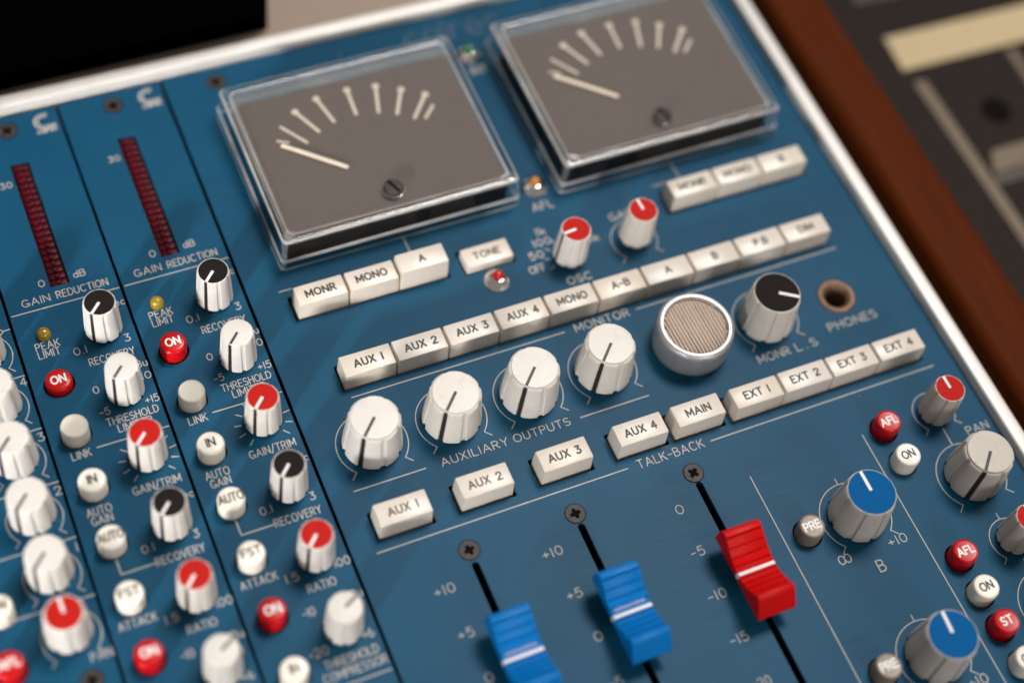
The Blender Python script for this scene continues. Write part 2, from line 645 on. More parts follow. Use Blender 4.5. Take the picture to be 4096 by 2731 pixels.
PROF_S = [(6.35, 0.8, 1), (6.5, 1.2, 1), (6.35, 5, 1), (6.1, 10, 1), (5.85, 14.2, 1), (5.75, 15.9, 1), (5.68, 16.5, .9), (5.45, 17.05, .35), (5.25, 17.2, 0), (5.12, 17.2, 0), (5.08, 16.95, 0), (4.9, 16.95, 0)]
PROF_SW = PROF_S[:7] + [(5.5, 17.0, .3), (5.2, 17.25, 0), (4.75, 17.32, 0)]
PROF_M = [(7.45, .8, 1), (7.6, 1.3, 1), (7.4, 5, 1), (7.05, 10, 1), (6.75, 14, 1), (6.6, 15.3, 1), (6.4, 15.9, .8), (6.1, 16.4, .2), (5.8, 16.5, 0), (5.4, 16.5, 0)]
PROF_MR = PROF_M[:7] + [(6.1, 16.35, .2), (5.75, 16.5, 0), (5.62, 16.5, 0), (5.58, 16.25, 0), (5.3, 16.25, 0)]
PROF_L = [(10.35, .6, 1), (10.5, 1.2, 1), (10.25, 5, 1), (9.75, 10, 1), (9.3, 14.2, 1), (9.2, 15.2, 1), (9.15, 16.6, 1), (8.95, 17.3, .8), (8.6, 17.75, .3), (8.4, 17.8, 0), (8.25, 17.75, 0), (8.15, 18.45, 0), (7.9, 18.62, 0), (7.4, 18.65, 0)]
PROF_LC = PROF_L[:8] + [(8.75, 18.2, .3), (8.5, 18.6, 0), (8.3, 18.65, 0), (8.22, 18.35, 0), (8.0, 18.35, 0)]
KN = {
    'S': (knob_mesh(PROF_S, 8, 5.5, .075), PROF_S, 5.1, 16.95), 'SW': (knob_mesh(PROF_SW, 8, 5.5, .075), PROF_SW, 5.0, 17.25),
    'M': (knob_mesh(PROF_M, 8, 5.5, .075), PROF_M, 5.7, 16.5), 'MR': (knob_mesh(PROF_MR, 8, 5.5, .075), PROF_MR, 5.6, 16.25),
    'L': (knob_mesh(PROF_L, 8, 5.0, .058), PROF_L, 7.6, 18.65), 'LC': (knob_mesh(PROF_LC, 8, 5.0, .058), PROF_LC, 8.24, 18.35),
}
_cache = {}


def cap_disc(r, key):
    if key not in _cache:
        _cache[key] = bm_mesh(lathe_bm([(r, 0), (r, .22), (r - .12, .32), (r - .5, .34)], 64), key, True, 35)
    return _cache[key]


def side_line(kind, w):
    """The pointer's black line down the side, following the knob's outline in the groove at angle 0."""
    key = "side" + kind + str(w)
    if key not in _cache:
        prof = KN[kind][1]
        pts = [(r * (1 - (.075 if kind[0] in 'SM' else .058) * g * .45) + .03, z) for r, z, g in prof if z > 0.5]
        pts = [p for p in pts if p[1] <= (17.1 if kind[0] in 'SM' else 17.76)]
        v, f = [], []
        for r, z in pts:
            h = w / 2 * r / pts[0][0] + .06
            v += [(r, -h, z), (r, h, z)]
        for i in range(len(pts) - 1):
            f.append((2 * i, 2 * i + 1, 2 * i + 3, 2 * i + 2))
        _cache[key] = mesh_from(v, f, key)
    return _cache[key]


def top_line(r0, r1, w, key):
    if key not in _cache:
        bm = frustum_bm(r0, r1, -w / 2, w / 2, 0, .08, 0, 0)
        _cache[key] = bm_mesh(bm, key)
    return _cache[key]


def colored(me, mat):
    """A copy of a shared mesh in another colour; the same copy each time."""
    key = me.name + mat.name
    if key not in _cache:
        c = me.copy()
        c.materials.clear()
        c.materials.append(mat)
        _cache[key] = c
    return _cache[key]


def knob(parent, x, y, kind, angle, body=WHITE, cap=None, label=None):
    me, prof, rc, zc = KN[kind]
    a = radians(angle)
    o = link("rotary_knob", colored(me, body), parent, (x, y, 0), a)
    if label:
        o['label'] = label
    if cap is not None:
        link("coloured_cap", colored(cap_disc(rc, "cap" + kind), cap), o, (x, y, zc), a)
        link("pointer_mark", colored(top_line(.1 if kind != 'LC' else .6, rc - .05, 1.0 if kind != 'LC' else 1.15, "tl" + kind), PAINTW), o, (x, y, zc + .345), a)
    else:
        link("pointer_mark", colored(top_line(0.0, rc + (.25 if kind[0] != 'L' else .55), .9 if kind[0] != 'L' else 1.05, "tl" + kind), INK), o, (x, y, zc + .07), a)
    link("pointer_stripe", colored(side_line(kind, 1.25 if kind[0] != 'L' else 1.3), INK), o, (x, y, 0), a)
    return o


def button_mesh(key, r, h, dome=0.0):
    if key not in _cache:
        if dome:
            prof = [(r + .05, -6), (r, h - 1.3), (r - .08, h - .8), (r - .3, h - .33), (r - .65, h - .06), (r - 1.05, h + .06), (r - 1.6, h + .12), (r - 3.2, h + .2)]
        else:
            prof = [(r + .1, -6), (r + .05, 1), (r - .08, h - .75), (r - .2, h - .3), (r - .5, h), (r - .62, h - .02), (r - .8, h - .13), (r - 1.0, h - .15)]
        _cache[key] = bm_mesh(lathe_bm(prof, 64), key, True, 50)
    return _cache[key]


def button(parent, x, y, h, mat, txt, ink, label=None, dome=True, th=2.9, tw=.62, up=.15):
    r = 4.65
    o = link("push_button", colored(button_mesh("btn%.1f%s" % (h, dome), r, h, dome), mat), parent, (x, y, 0))
    if label:
        o['label'] = label
    if txt:
        k = Ink(tw, .03, .003)
        k.text(txt, x, y - th / 2 + up, th, None, .24, 1.0 if len(txt) < 4 else .82, True)
        t = print_on(o, "button_lettering", ink, k, h + (.19 if dome else -.15))
    return o


def key_mesh(w, d, h, bev=.38):
    kk = "key%.2f%.2f%.2f" % (w, d, h)
    if kk not in _cache:
        _cache[kk] = bm_mesh(frustum_bm(-w / 2, w / 2, -d / 2, d / 2, -6, h, .5, bev, 2), kk, True, 32)
    return _cache[kk]


def key(parent, x0, x1, y0, y1, h, txt, ink=INK, label=None, th=2.75, bev=.38, tdx=0.0, tdy=0.0):
    cx, cy = (x0 + x1) / 2, (y0 + y1) / 2
    h = round(h + random.uniform(-.14, .14), 2)
    o = link("push_key", key_mesh(x1 - x0, y1 - y0, h, bev), parent, (cx, cy, 0), radians(random.uniform(-.35, .35)), (KEYW,))
    if label:
        o['label'] = label
    if txt:
        k = Ink(.68, .03, .003)
        k.text(txt, cx + tdx, cy - th / 2 + tdy, th, None, .30, 1.06, True)
        print_on(o, "key_lettering", ink, k, h)
    return o


def screw(parent, x, y, r=3.5, rot=0.3):
    if "screw" not in _cache:
        cross = []
        w, L = .62, 1.95
        for k in range(4):
            a = k * pi / 2
            for u, v in ((L, -w), (L, w), (w * 1.3, w * 1.3)):
                cross.append((u * cos(a) - v * sin(a), u * sin(a) + v * cos(a)))
        _cache["screw"] = plate_mesh(circle(0, 0, 3.5, 48), [cross], .22, .9)
        _cache["screw"].materials.append(SCREW)
        _cache["pit"] = mesh_from([(2.4 * cos(2 * pi * k / 16), 2.4 * sin(2 * pi * k / 16), -.6) for k in range(16)], [tuple(range(16))], "pit")
        _cache["pit"].materials.append(PIT)
    o = link("countersunk_screw", _cache["screw"], parent, (x, y, 0), rot)
    link("cross_recess", _cache["pit"], o, (x, y, .72), rot)
    if "sink" not in _cache:
        _cache["sink"] = plate_mesh(circle(0, 0, 3.8, 48), [], .06, .05)
        _cache["sink"].materials.append(PIT)
    link("countersink", _cache["sink"], o, (x, y, 0), rot)
    return o


def led(parent, x, y, mat, bezel=True, label=None):
    if bezel:
        if "bezel" not in _cache:
            _cache["bezel"] = bm_mesh(lathe_bm([(5.1, 0), (5.1, .35), (4.9, .6), (4.2, 1.3), (3.2, 2.1), (2.3, 2.7), (2.05, 2.75), (1.9, 2.5)], 18, None, False), "bezel", False)
            _cache["lens"] = bm_mesh(lathe_bm([(2.05, 1.5), (2.05, 3.6), (1.85, 4.3), (1.4, 4.9), (.75, 5.2), (.2, 5.28)], 40), "lens", True)
            _cache["bezel"].materials.append(CHROME)
        o = link("indicator_bezel", _cache["bezel"], parent, (x, y, 0))
        link("indicator_lens", colored(_cache["lens"], mat), o, (x, y, 0))
    else:
        if "dome" not in _cache:
            _cache["dome"] = bm_mesh(lathe_bm([(2.5, -1), (2.5, 1.0), (2.35, 1.8), (1.95, 2.6), (1.3, 3.15), (.6, 3.42), (.15, 3.46)], 48), "dome", True)
        o = link("indicator_lens", colored(_cache["dome"], mat), parent, (x, y, 0))
    if label:
        o['label'] = label
    return o


def ladder(parent, x0, x1, y0, y1, n=20):
    cx, cy = (x0 + x1) / 2, (y0 + y1) / 2
    o = link("level_ladder", bm_mesh(frustum_bm(x0 - cx, x1 - cx, y0 - cy, y1 - cy, -4, -1.5), "ladder"), parent, (cx, cy, 0), 0, (LADDER,))
    p = (y1 - y0) / n
    if "seg" not in _cache:
        w = (x1 - x0) - .9
        bm = frustum_bm(-w / 2, w / 2, -p / 2 + .12, p / 2 - .12, -1.7, -.55, .1, .3, 2)
        d = bmesh.new()
        bmesh.ops.create_uvsphere(d, u_segments=20, v_segments=10, radius=1.15)
        for v in d.verts:
            v.co.z = v.co.z * .6 - .6
        add_bm(bm, d)
        _cache["seg"] = bm_mesh(bm, "seg", True, 40)
        _cache["seg"].materials.append(LADDER)
    for k in range(n):
        link("ladder_segment", _cache["seg"], o, (cx, y0 + p * (k + .5), 0))
    return o


# ------------------------------------------------------------------ console frame (rails and inner tray)
frame = thing("console_chassis", "silver aluminium edge rails and black tray holding the blue panels", "console chassis", (90, -20, -40))
XL, XR = -110.0, 278.3
YB, YT = -215.0, 141.2


def rail_mesh(L, w=5.6, z0=-22, z1=4.3):
    bm = frustum_bm(-L / 2, L / 2, 0, w, z0, z1, 0, .9, 3)
    return bm_mesh(bm, "rail", True, 40)


top = link("top_rail", rail_mesh(XR - XL + 30), frame, ((XL + XR) / 2, YT - 0.6, 0), radians(-.75), (RAIL,))
side = link("side_rail", rail_mesh(YT - YB + 2), frame, (XR, (YT + YB) / 2, 0), radians(-90 + .15), (RAIL,))
# the rail mesh runs along x with its inner face at y = 0; turned by -90 degrees its inner face looks to -x
link("inner_tray", bm_mesh(frustum_bm(XL, XR, YB, YT, -16, -14), "tray"), frame, (0, 0, 0), 0, (GAP,))

# ------------------------------------------------------------------ left channel strip
strip = thing("channel_strip", "blue channel strip with white send knobs numbered 4 to 1 and a red pan knob", "channel strip", (-70, -40, 0))
WELL = 5.35
lh = [circle(-71.3, -73.0, WELL), circle(-70.0, -53.6, WELL)]
link("face_plate", plate_mesh(rect(XL + .5, -40.85, YB, YT - 1.2), lh, 0, 1.6), strip, (0, 0, 0), 0, (PANEL,))
MY = [40.9, 19.4, -2.1, -23.7, -45.3]
for i, y in enumerate(MY):
    knob(strip, -51.7, y, 'M', 225, WHITE)
    dial_arc(strip, -51.5, y - 1.2, 9.1, 225, -45, 2.6)
for d, y, ly in (("4", 25.0, 28.8), ("3", 2.35, 7.1), ("2", -18.9, -14.2), ("1", -40.5, -35.5)):
    legend(strip, d, -42.9 if d != "1" else -41.9, -40.9 if d != "1" else -41.3, y, 3.0)
    rule(strip, ((-46.2, ly), (-41.0, ly)), ((-68.5, ly), (-58.2, ly)))
rule(strip, ((-46.0, -57.0), (-40.9, -57.0)), ((-68.5, -57.0), (-58.0, -57.0)))
rule(strip, ((-46.6, 49.6), (-44.4, 49.4), (-43.1, 48.4), (-44.4, 47.2), (-46.4, 47.1)), ((-43.1, 48.4), (-41.0, 48.5)))
knob(strip, -51.6, -66.9, 'MR', 91, WHITE, REDCAP, "pan knob with a red cap")
dial_arc(strip, -51.3, -68.2, 9.3, 225, -45, 2.4)
legend(strip, "PAN", -47.6, -40.9, -78.7, 2.9)
button(strip, -71.3, -73.0, 6.6, REDB, "AFL", PAINTW, "red AFL button")
button(strip, -70.0, -53.6, 6.6, IVORY, "ON", INK, "cream button")
screw(strip, -49.3, -84.6, rot=.2)

# ------------------------------------------------------------------ two limiter strips
PITCH = 40.3


def limiter(dx, label, on_h):
    s = thing("limiter_strip", label, "limiter strip", (dx - 20, -40, 0), "matching limiter strips side by side")
    KX, BX = -10.6 + dx, -30.8 + dx
    by = [21.6, .6, -20.7, -42.3, -63.2, -84.3, -105.4]
    holes = [circle(BX, y, WELL) for y in by] + [rect(-23.3 + dx, -16.4 + dx, 60.9, 117.6)]
    link("face_plate", plate_mesh(rect(-39.75 + dx, -.55 + dx, YB, YT - 1.2), holes, 0, 1.6), s, (0, 0, 0), 0, (PANEL,))
    ladder(s, -23.1 + dx, -16.6 + dx, 61.2, 117.4)
    screw(s, -20.1 + dx, 133.6, rot=.5 + dx)
    caps = [('S', BLACKCAP), ('SW', None), ('S', REDCAP), ('S', BLACKCAP), ('S', REDCAP), ('SW', None)]
    for i, (kd, cp) in enumerate(caps):
        lab = {BLACKCAP: "knob with a black cap", REDCAP: "knob with a red cap"}.get(cp)
        knob(s, KX, 38.3 - 26.75 * i, kd, 225 if i < 5 else 28, WHITE, cp, lab)
    led(s, BX + .2, 42.2, LEDY, False, "yellow indicator")
    button(s, BX, by[0], on_h, REDB, "ON", PAINTW, "red ON button")
    button(s, BX, by[1], 6.9, DULLW, "", INK, "plain dull LINK button", dome=False)
    button(s, BX, by[2], 6.9, IVORY, "IN", INK)
    button(s, BX, by[3], 6.5, IVORY, "AUTO", BROWNINK)
    button(s, BX, by[4], 6.9, IVORY, "FST", BROWNINK)
    button(s, BX, by[5], 6.9, REDB, "ON", PAINTW, "red ON button")
    button(s, BX, by[6], 6.9, IVORY, "IN", BROWNINK)
    L = lambda t, x0, x1, y, h=2.85, w=.35: legend(s, t, x0 + dx, x1 + dx, y, h, w)
    k = Ink(.35)
    k.text("GAIN", -34.4 + dx, 55.6, 2.9, -24.7 + dx)
    k.text("REDUCTION", -22.2 + dx, 55.6, 2.9, -4.0 + dx)
    print_on(s, "engraved_lettering", LEGEND, k)
    L("0", -26.9, -24.9, 62.1, 2.7)
    L("dB", -14.4, -10.3, 62.2, 2.7)
    L("30", -28.9, -24.7, 107.8, 2.5)
    L("PEAK", -34.6, -26.5, 36.7)
    L("LIMIT", -34.5, -27.1, 33.3)
    L("0.1", -22.8, -18.5, 30.9)
    L("3", -4.9, -3.1, 30.8)
    L("RECOVERY", -19.0, -3.2, 25.1)
    L("sec", -5.8, -.9, 46.0, 2.7)
    L("dBu", -6.2, -.6, 19.2, 2.7)
    L("+10", -6.4, -.7, 14.1, 2.7)
    L("0", -20.8, -19.0, 14.0, 2.7)
    L("+15", -5.3, -.8, 4.5, 2.75)
    L("-5", -21.1, -17.8, 4.8, 2.75)
    L("THRESHOLD", -19.9, -2.2, .4, 2.75)
    L("LIMITER", -17.0, -5.3, -3.1, 2.75)
    L("LINK", -34.4, -28.0, -8.4)
    L("GAIN/TRIM", -19.1, -3.0, -27.6)
    L("AUTO", -35.4, -27.3, -30.3)
    L("GAIN", -34.7, -27.9, -33.8)
    L("0.1", -22.5, -18.5, -48.8, 2.75)
    L("3", -5.2, -3.4, -49.0, 2.75)
    L("sec", -5.8, -.9, -34.3, 2.7)
    L("RECOVERY", -19.4, -3.3, -54.5)
    L("ATTACK", -36.9, -24.7, -72.1)
    L("1.5", -22.5, -18.4, -74.8)
    L("100", -5.8, -.7, -74.9)
    L("RATIO", -17.0, -7.5, -80.4)
    L("dBu", -6.3, -.9, -87.0)
    L("-10", -21.4, -17.4, -88.0)
    L("0", -4.8, -2.7, -92.4)
    L("+6", -5.8, -2.3, -101.4)
    L("-20", -24.2, -17.9, -102.0)
    L("THRESHOLD", -20.7, -2.7, -107.0)
    L("COMPRESSOR", -22.5, -1.3, -111.2)
    rule(s, ((-39.0 + dx, 53.2), (-.9 + dx, 53.2)))
    rule(s, ((-25.6 + dx, -6.2), (-.9 + dx, -6.2)))
    rule(s, ((-31.1 + dx, -47.6), (-31.0 + dx, -53.3), (-19.9 + dx, -53.3)))
    rule(s, ((-24.5 + dx, -113.8), (-1.2 + dx, -113.8)))
    k = Ink(.38)
    for i in range(11):
        a = radians(225 - 27 * i)
        k.stroke([(KX + 7.6 * cos(a), -15.5 + 7.6 * sin(a)), (KX + 9.9 * cos(a), -15.5 + 9.9 * sin(a))])
    print_on(s, "scale_ticks", LEGEND, k)
    # maker's mark: a doubled C over a line of small worn lettering
    k = Ink(.62)
    k.stroke(earc(-6.2 + dx, 134.0, 3.6, 3.6, 60, 285, 24))
    k.stroke(earc(-6.2 + dx, 134.0, 2.4, 2.4, 60, 285, 20))
    k.stroke([(-5.3 + dx, 130.6), (-2.4 + dx, 130.8)])
    k.stroke([(-5.6 + dx, 131.7), (-2.4 + dx, 131.8)])
    k.w = .36
    k.text("calrec", -9.8 + dx, 128.7, 2.1, -2.2 + dx, .12)
    print_on(s, "maker_emblem", LEGEND, k)
    return s


limiter(0, "blue limiter strip beside the numbered send knobs, upper red ON button pressed in", 3.1)
limiter(PITCH, "blue limiter strip next to the glass meter, upper red ON button standing proud", 6.2)

# ------------------------------------------------------------------ master section
ms = thing("master_section", "wide blue master panel with two meters, cream key rows and three coloured faders", "control panel", (150, -20, 0))
SL = [78.2, 117.5, 163.2]
holes = []
for x, yy in zip(SL, (-88.8, -88.3, -88.0)):
    holes.append(rect(x - 1.35, x + 1.35, YB + 4, yy, 1.3))
KEYX = [60.4 + 19.7 * i for i in range(11)]
holes.append(rect(59.7, 257.8, -13.4, -2.6, .6))
holes.append(rect(53.8, 113.6, 19.0, 29.9, .6))
holes.append(rect(204.4, 265.3, 19.2, 29.9, .6))
holes.append(rect(118.7, 139.4, 17.8, 28.7, .8))
TB = [(51.5, "AUX 1"), (81.2, "AUX 2"), (110.9, "AUX 3"), (140.2, "AUX 4"), (163.0, "MAIN")]
for x, t in TB:
    holes.append(rect(x - .9, x + 20.3, -71.2, -60.0, .6))
holes.append(rect(185.3, 266.6, -71.5, -60.6, .6))
RB = [(237.0, -92.3), (237.0, -106.4), (190.6, -119.0), (190.6, -172.4), (237.0, -145.9), (237.0, -159.8), (237.0, -173.0), (237.0, -187.0)]
for x, y in RB:
    holes.append(circle(x, y, WELL))
holes.append(circle(248.4, -36.0, 6.6))
link("face_plate", plate_mesh(rect(41.0, XR - .5, YB, YT - 1.2), holes, 0, 1.6), ms, (0, 0, 0), 0, (PANEL,))


# --- meters
def meter(x0, x1, y0, y1):
    cx, cy = (x0 + x1) / 2, (y0 + y1) / 2
    w, d = x1 - x0, y1 - y0
    case = link("level_meter", bm_mesh(frustum_bm(-w / 2 + 3.6, w / 2 - 3.6, -d / 2 + 3.4, d / 2 - 7.5, .1, 12.3, .2, .5), "case", True, 30), ms, (cx, cy, 0), 0, (GAP,))
    case['label'] = "square meter under a clear cover, needle at rest"
    dm = plate_mesh(rect(-w / 2 + 4.2, w / 2 - 4.2, -d / 2 + 4.2, d / 2 - 8.8, 4.0), [], 13.0, .6)
    link("dial_plate", dm, case, (cx, cy, 0), 0, (DIAL,))
    px, py, zz = cx, y0 + 12.5, 13.0
    k = Ink(1.3, .02, .006)
    ins = [(80.1, 82.5), (86.0, 86.1), (93.0, 88.8), (102.2, 89.7), (110.6, 87.9), (117.1, 85.0), (122.7, 81.1), (126.7, 79.8)]
    out = [(73.2, 92.2), (80.7, 97.3), (90.3, 100.9), (102.8, 101.4), (113.9, 99.9), (122.6, 95.4), (130.6, 90.4), (131.5, 84.5)]
    ox, oy = cx - 103.2 + .65, (y0 - 41.6) + 2.2
    for i, (a, b) in enumerate(zip(ins, out)):
        A, B = Vector(a), Vector(b)
        k.stroke([(A.x + ox, A.y + oy), (B.x + ox, B.y + oy)], 1.3 if i not in (0, 7) else 1.1)
        if 0 < i < 7:
            dv = (B - A).normalized()
            c = B + dv * .2
            k.stroke([(p[0] + ox, p[1] + oy) for p in earc(c.x, c.y, 1.0, 1.0, 0, 360, 16)], .8)
    k.stroke([(69.8 + ox, 86.3 + oy), (73.5 + ox, 84.5 + oy)], .9)
    print_on(case, "scale_marks", DIALMARK, k, zz)
    n = link("needle", bm_mesh(frustum_bm(-.0, 26.5, -.85, .85, 0, .4, .1), "needle"), case, (90.4 + ox, 66.3 + oy, 13.6), radians(139.2), (NEEDLE,))
    # clear moulded cover: a foot flange, drafted walls, rounded shoulders and a flat window
    rows = [(-.4, .05, 1.6), (-.4, .9, 1.6), (-.3, 4.3, 1.6), (-.2, 4.9, 1.6), (.1, 5.2, 1.6), (.25, 5.4, 1.6), (.55, 13.8, 1.8), (.65, 14.5, 1.9), (.95, 15.0, 2.0), (1.4, 15.2, 2.2), (3.5, 15.2, 2.6), (3.9, 15.0, 2.8), (4.4, 15.2, 3.0)]
    kinds = [1, 0, 1, 1, 1, 0, 2, 1, 1, 0, 1, 2]  # edge rows and corners take the painted glint and refraction whites
    bm = bmesh.new()
    loops = []
    for ins_, z, r in rows:
        loops.append([bm.verts.new((p[0], p[1], z)) for p in rect(-w / 2 + ins_, w / 2 - ins_, -d / 2 + ins_, d / 2 - ins_, r)])
    nl = len(loops[0])
    for j in range(len(rows) - 1):
        for q in range(nl):
            f = bm.faces.new((loops[j][q], loops[j][(q + 1) % nl], loops[j + 1][(q + 1) % nl], loops[j + 1][q]))
            corner = q % 7 != 6
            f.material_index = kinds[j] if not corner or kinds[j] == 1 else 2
            f.smooth = True
    bm.faces.new([bm.verts.new(v.co) for v in loops[-1]]).material_index = 0
    me = bm_mesh(bm, "cover", False, 35)
    link("clear_cover", me, case, (cx, cy, 0), 0, (CLEAR, EDGE, REFRACTION))
    refr_band = plate_mesh(rect(-w / 2 + 2.6, w / 2 - 2.6, -d / 2 + 2.6, d / 2 - 2.6, 3.4), [rect(-w / 2 + 4.9, w / 2 - 4.9, -d / 2 + 4.6, d / 2 - 8.4, 3.4)], 12.9, .5)  # added milky sheet that paints the bright refraction band around the dial
    link("painted_refraction_band", refr_band, case, (cx, cy, 0), 0, (REFRACTION,))
    sc = bm_mesh(lathe_bm([(3.75, -.4), (3.75, .5), (3.3, 1.0), (1.0, 1.15)], 40), "meter_screw", True, 35)
    s = link("adjusting_screw", sc, case, (px, py - .4, 15.0), 0, (SCREW,))
    link("screw_slot", bm_mesh(frustum_bm(-3.1, 3.1, -.55, .55, .9, 1.2), "slot"), s, (px, py - .4, 15.0), radians(112), (PIT,))
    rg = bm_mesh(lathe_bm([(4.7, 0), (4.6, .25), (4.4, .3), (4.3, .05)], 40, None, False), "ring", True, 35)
    link("screw_collar", rg, case, (px, py - .4, 15.02), 0, (REFRACTION,))
    return case


meter(56.2, 150.2, 41.6, 117.6)
meter(167.7, 262.2, 41.4, 117.6)
rule(ms, ((103.1, 41.4), (103.4, 30.2)), ((215.4, 41.2), (216.0, 30.2)), ((52.0, 33.1), (56.6, 33.1)), ((203.6, 33.1), (208.8, 33.1)), w=.42)
# key rows
for i, t in enumerate(["AUX 1", "AUX 2", "AUX 3", "AUX 4", "MONO", "A-B", "A", "B", "P.B", "DIM"]):
    key(ms, KEYX[i] + .05, KEYX[i + 1] - .05, -12.8, -3.3, 7.6, t, tdx=.3)
for i, (t, h) in enumerate((("MONR", 7.6), ("MONO", 7.6), ("A", 9.6))):
    key(ms, 54.95 + 19.35 * i + .05, 54.95 + 19.35 * (i + 1) - .05, 20.0, 29.2, h, t)
for i, t in enumerate(("MONR", "MONO", "B")):
    key(ms, 205.2 + 19.8 * i + .05, 205.2 + 19.8 * (i + 1) - .05, 20.0, 29.2, 7.6, t)
key(ms, 119.4, 138.8, 18.4, 27.8, 2.9, "TONE", BROWNINK, "TONE key pressed in")
for (x, t) in TB:
    key(ms, x, x + 19.5, -70.2, -60.6, 7.6, t, INK if t in ("AUX 3", "AUX 4", "MAIN") else BROWNINK, bev=.45)
for i, t in enumerate(("EXT 1", "EXT 2", "EXT 3", "EXT 4")):
    key(ms, 186.2 + 19.95 * i + .05, 186.2 + 19.95 * (i + 1) - .05, -70.6, -61.2, 7.6, t)
# knobs with their engraved arcs
for x in (61.9, 91.4, 120.9, 150.3):
    knob(ms, x, -35.7, 'L', 225.5, WHITE)
    dial_arc(ms, x, -35.7, 12.55, 225, -45, 3.0)
knob(ms, 217.3, -36.2, 'LC', -32, WHITE, BLACKCAP, "large knob with a black cap")
dial_arc(ms, 217.6, -36.0, 12.55, 225, -45, 3.2)
knob(ms, 159.4, 13.8, 'S', 186, WHITE, REDCAP, "knob with a red cap")
knob(ms, 187.0, 13.8, 'S', 93, WHITE, REDCAP, "knob with a red cap")
dial_arc(ms, 186.0, 12.6, 9.0, 225, -45, 3.0)
k = Ink(.42)
for a in (200, 170, 140, 110, 80, 50, 20):
    c, s_ = cos(radians(a)), sin(radians(a))
    k.stroke([(158.8 + 7.2 * c, 13.6 + 7.2 * s_), (158.8 + 9.2 * c, 13.6 + 9.2 * s_)])
print_on(ms, "scale_ticks", LEGEND, k)
knob(ms, 258.9, -92.2, 'S', 90, GREYK, REDCAP, "grey knob with a red cap")
dial_arc(ms, 258.6, -92.2, 8.0, 225, -45, 2.8)
knob(ms, 258.4, -119.6, 'L', 226, GREYK, None, "large plain grey knob")
dial_arc(ms, 258.3, -119.4, 12.9, 225, -45, 3.0)
rule(ms, ((258.3, -99.4), (258.1, -106.6)))
knob(ms, 210.3, -118.9, 'LC', 90, GREYK, BLUECAP, "large grey knob with a blue cap")
dial_arc(ms, 210.1, -118.9, 12.9, 225, -45, 3.0, top=True)
knob(ms, 210.2, -173.3, 'LC', 86, GREYK, BLUECAP, "large grey knob with a blue cap")
dial_arc(ms, 209.9, -173.3, 12.9, 225, -45, 3.0, top=True)
knob(ms, 259.4, -146.2, 'S', 90, GREYK, REDCAP, "grey knob with a red cap")
dial_arc(ms, 258.8, -146.0, 8.0, 225, -45, 2.6, top=True)
knob(ms, 260.4, -172.5, 'L', 226, GREYK, None, "large plain grey knob")
dial_arc(ms, 260.2, -172.0, 12.9, 225, -45, 3.0)
rule(ms, ((258.8, -154.0), (258.8, -159.0)))
# round buttons on the right
for (x, y), (t, mt, ik, lb) in zip(RB, [("AFL", REDB, PAINTW, "red AFL button"), ("ON", IVORY, INK, "cream ON button"), ("PRE", TAUPE, PAINTW, "taupe PRE button"), ("PRE", TAUPE, PAINTW, "taupe PRE button"),
                                        ("AFL", REDB, PAINTW, "red AFL button"), ("ON", IVORY, INK, "cream ON button"), ("ST", REDB, PAINTW, "red ST button"), ("ON", IVORY, INK, "cream button")]):
    button(ms, x, y, 6.5, mt, t, ik, lb, dome=False, th=2.8, tw=.60, up=.2)
# indicators
led(ms, 129.2, 12.2, LEDR, True, "red indicator in a chrome bezel")
led(ms, 159.3, 47.3, LEDA, True, "amber indicator in a chrome bezel")
led(ms, 160.3, 116.0, LEDG, True, "green indicator in a chrome bezel")
# talk-back microphone
mic = link("microphone_ring", bm_mesh(lathe_bm([(13.7, .1), (14.2, .7), (14.3, 2), (14.3, 10.4), (14.1, 11.9), (13.5, 12.8), (12.8, 13.0), (12.1, 12.9), (11.8, 12.3), (11.72, 10.2)], 96, None, False), "ring", True, 50), ms, (185.5, -36.0, 0), 0, (MICRING,))
mic['label'] = "silver talk-back microphone with a mesh grille"
N = 200
R0 = 11.72
vs, idx, fs = [], {}, []
for i in range(N + 1):
    for j in range(N + 1):
        x, y = -R0 + 2 * R0 * i / N, -R0 + 2 * R0 * j / N
        d = math.hypot(x, y)
        if d < R0:
            u = ((x / 1.31) % 1.0) * 2 - 1
            if abs(u) > .90:
                continue
            z = 11.0 + .62 * math.sqrt(1 - (u / .92) ** 2) + .11 * sin(2 * pi * y / .66)
            if d > R0 - .8:
                z -= .3
            idx[i, j] = len(vs)
            vs.append((x, y, z))
for i in range(N):
    for j in range(N):
        q = [(i, j), (i + 1, j), (i + 1, j + 1), (i, j + 1)]
        if all(c in idx for c in q):
            fs.append(tuple(idx[c] for c in q))
link("grille_backing", mesh_from([(R0 * cos(2 * pi * q / 48), R0 * sin(2 * pi * q / 48), 10.6) for q in range(48)], [tuple(range(48))]), mic, (185.5, -36.0, 0), 0, (PIT,))
link("mesh_grille", mesh_from(vs, fs, "grille", True), mic, (185.5, -36.0, 0), radians(2), (MESHW,))
# headphone socket
jk = link("headphone_socket", bm_mesh(lathe_bm([(7.3, 0), (7.2, .5), (6.7, .9), (5.6, .75), (4.4, -.6), (4.1, -2), (4.1, -12)], 64, None, False), "jack", True, 50), ms, (248.4, -36.0, 0), 0, (COPPER,))
jk['label'] = "copper-rimmed headphone socket"
# screws
for x, r_ in zip(SL, (.25, .15, .75)):
    screw(ms, x, -84.3, rot=r_)
screw(ms, 60.6, 133.0, rot=.4)


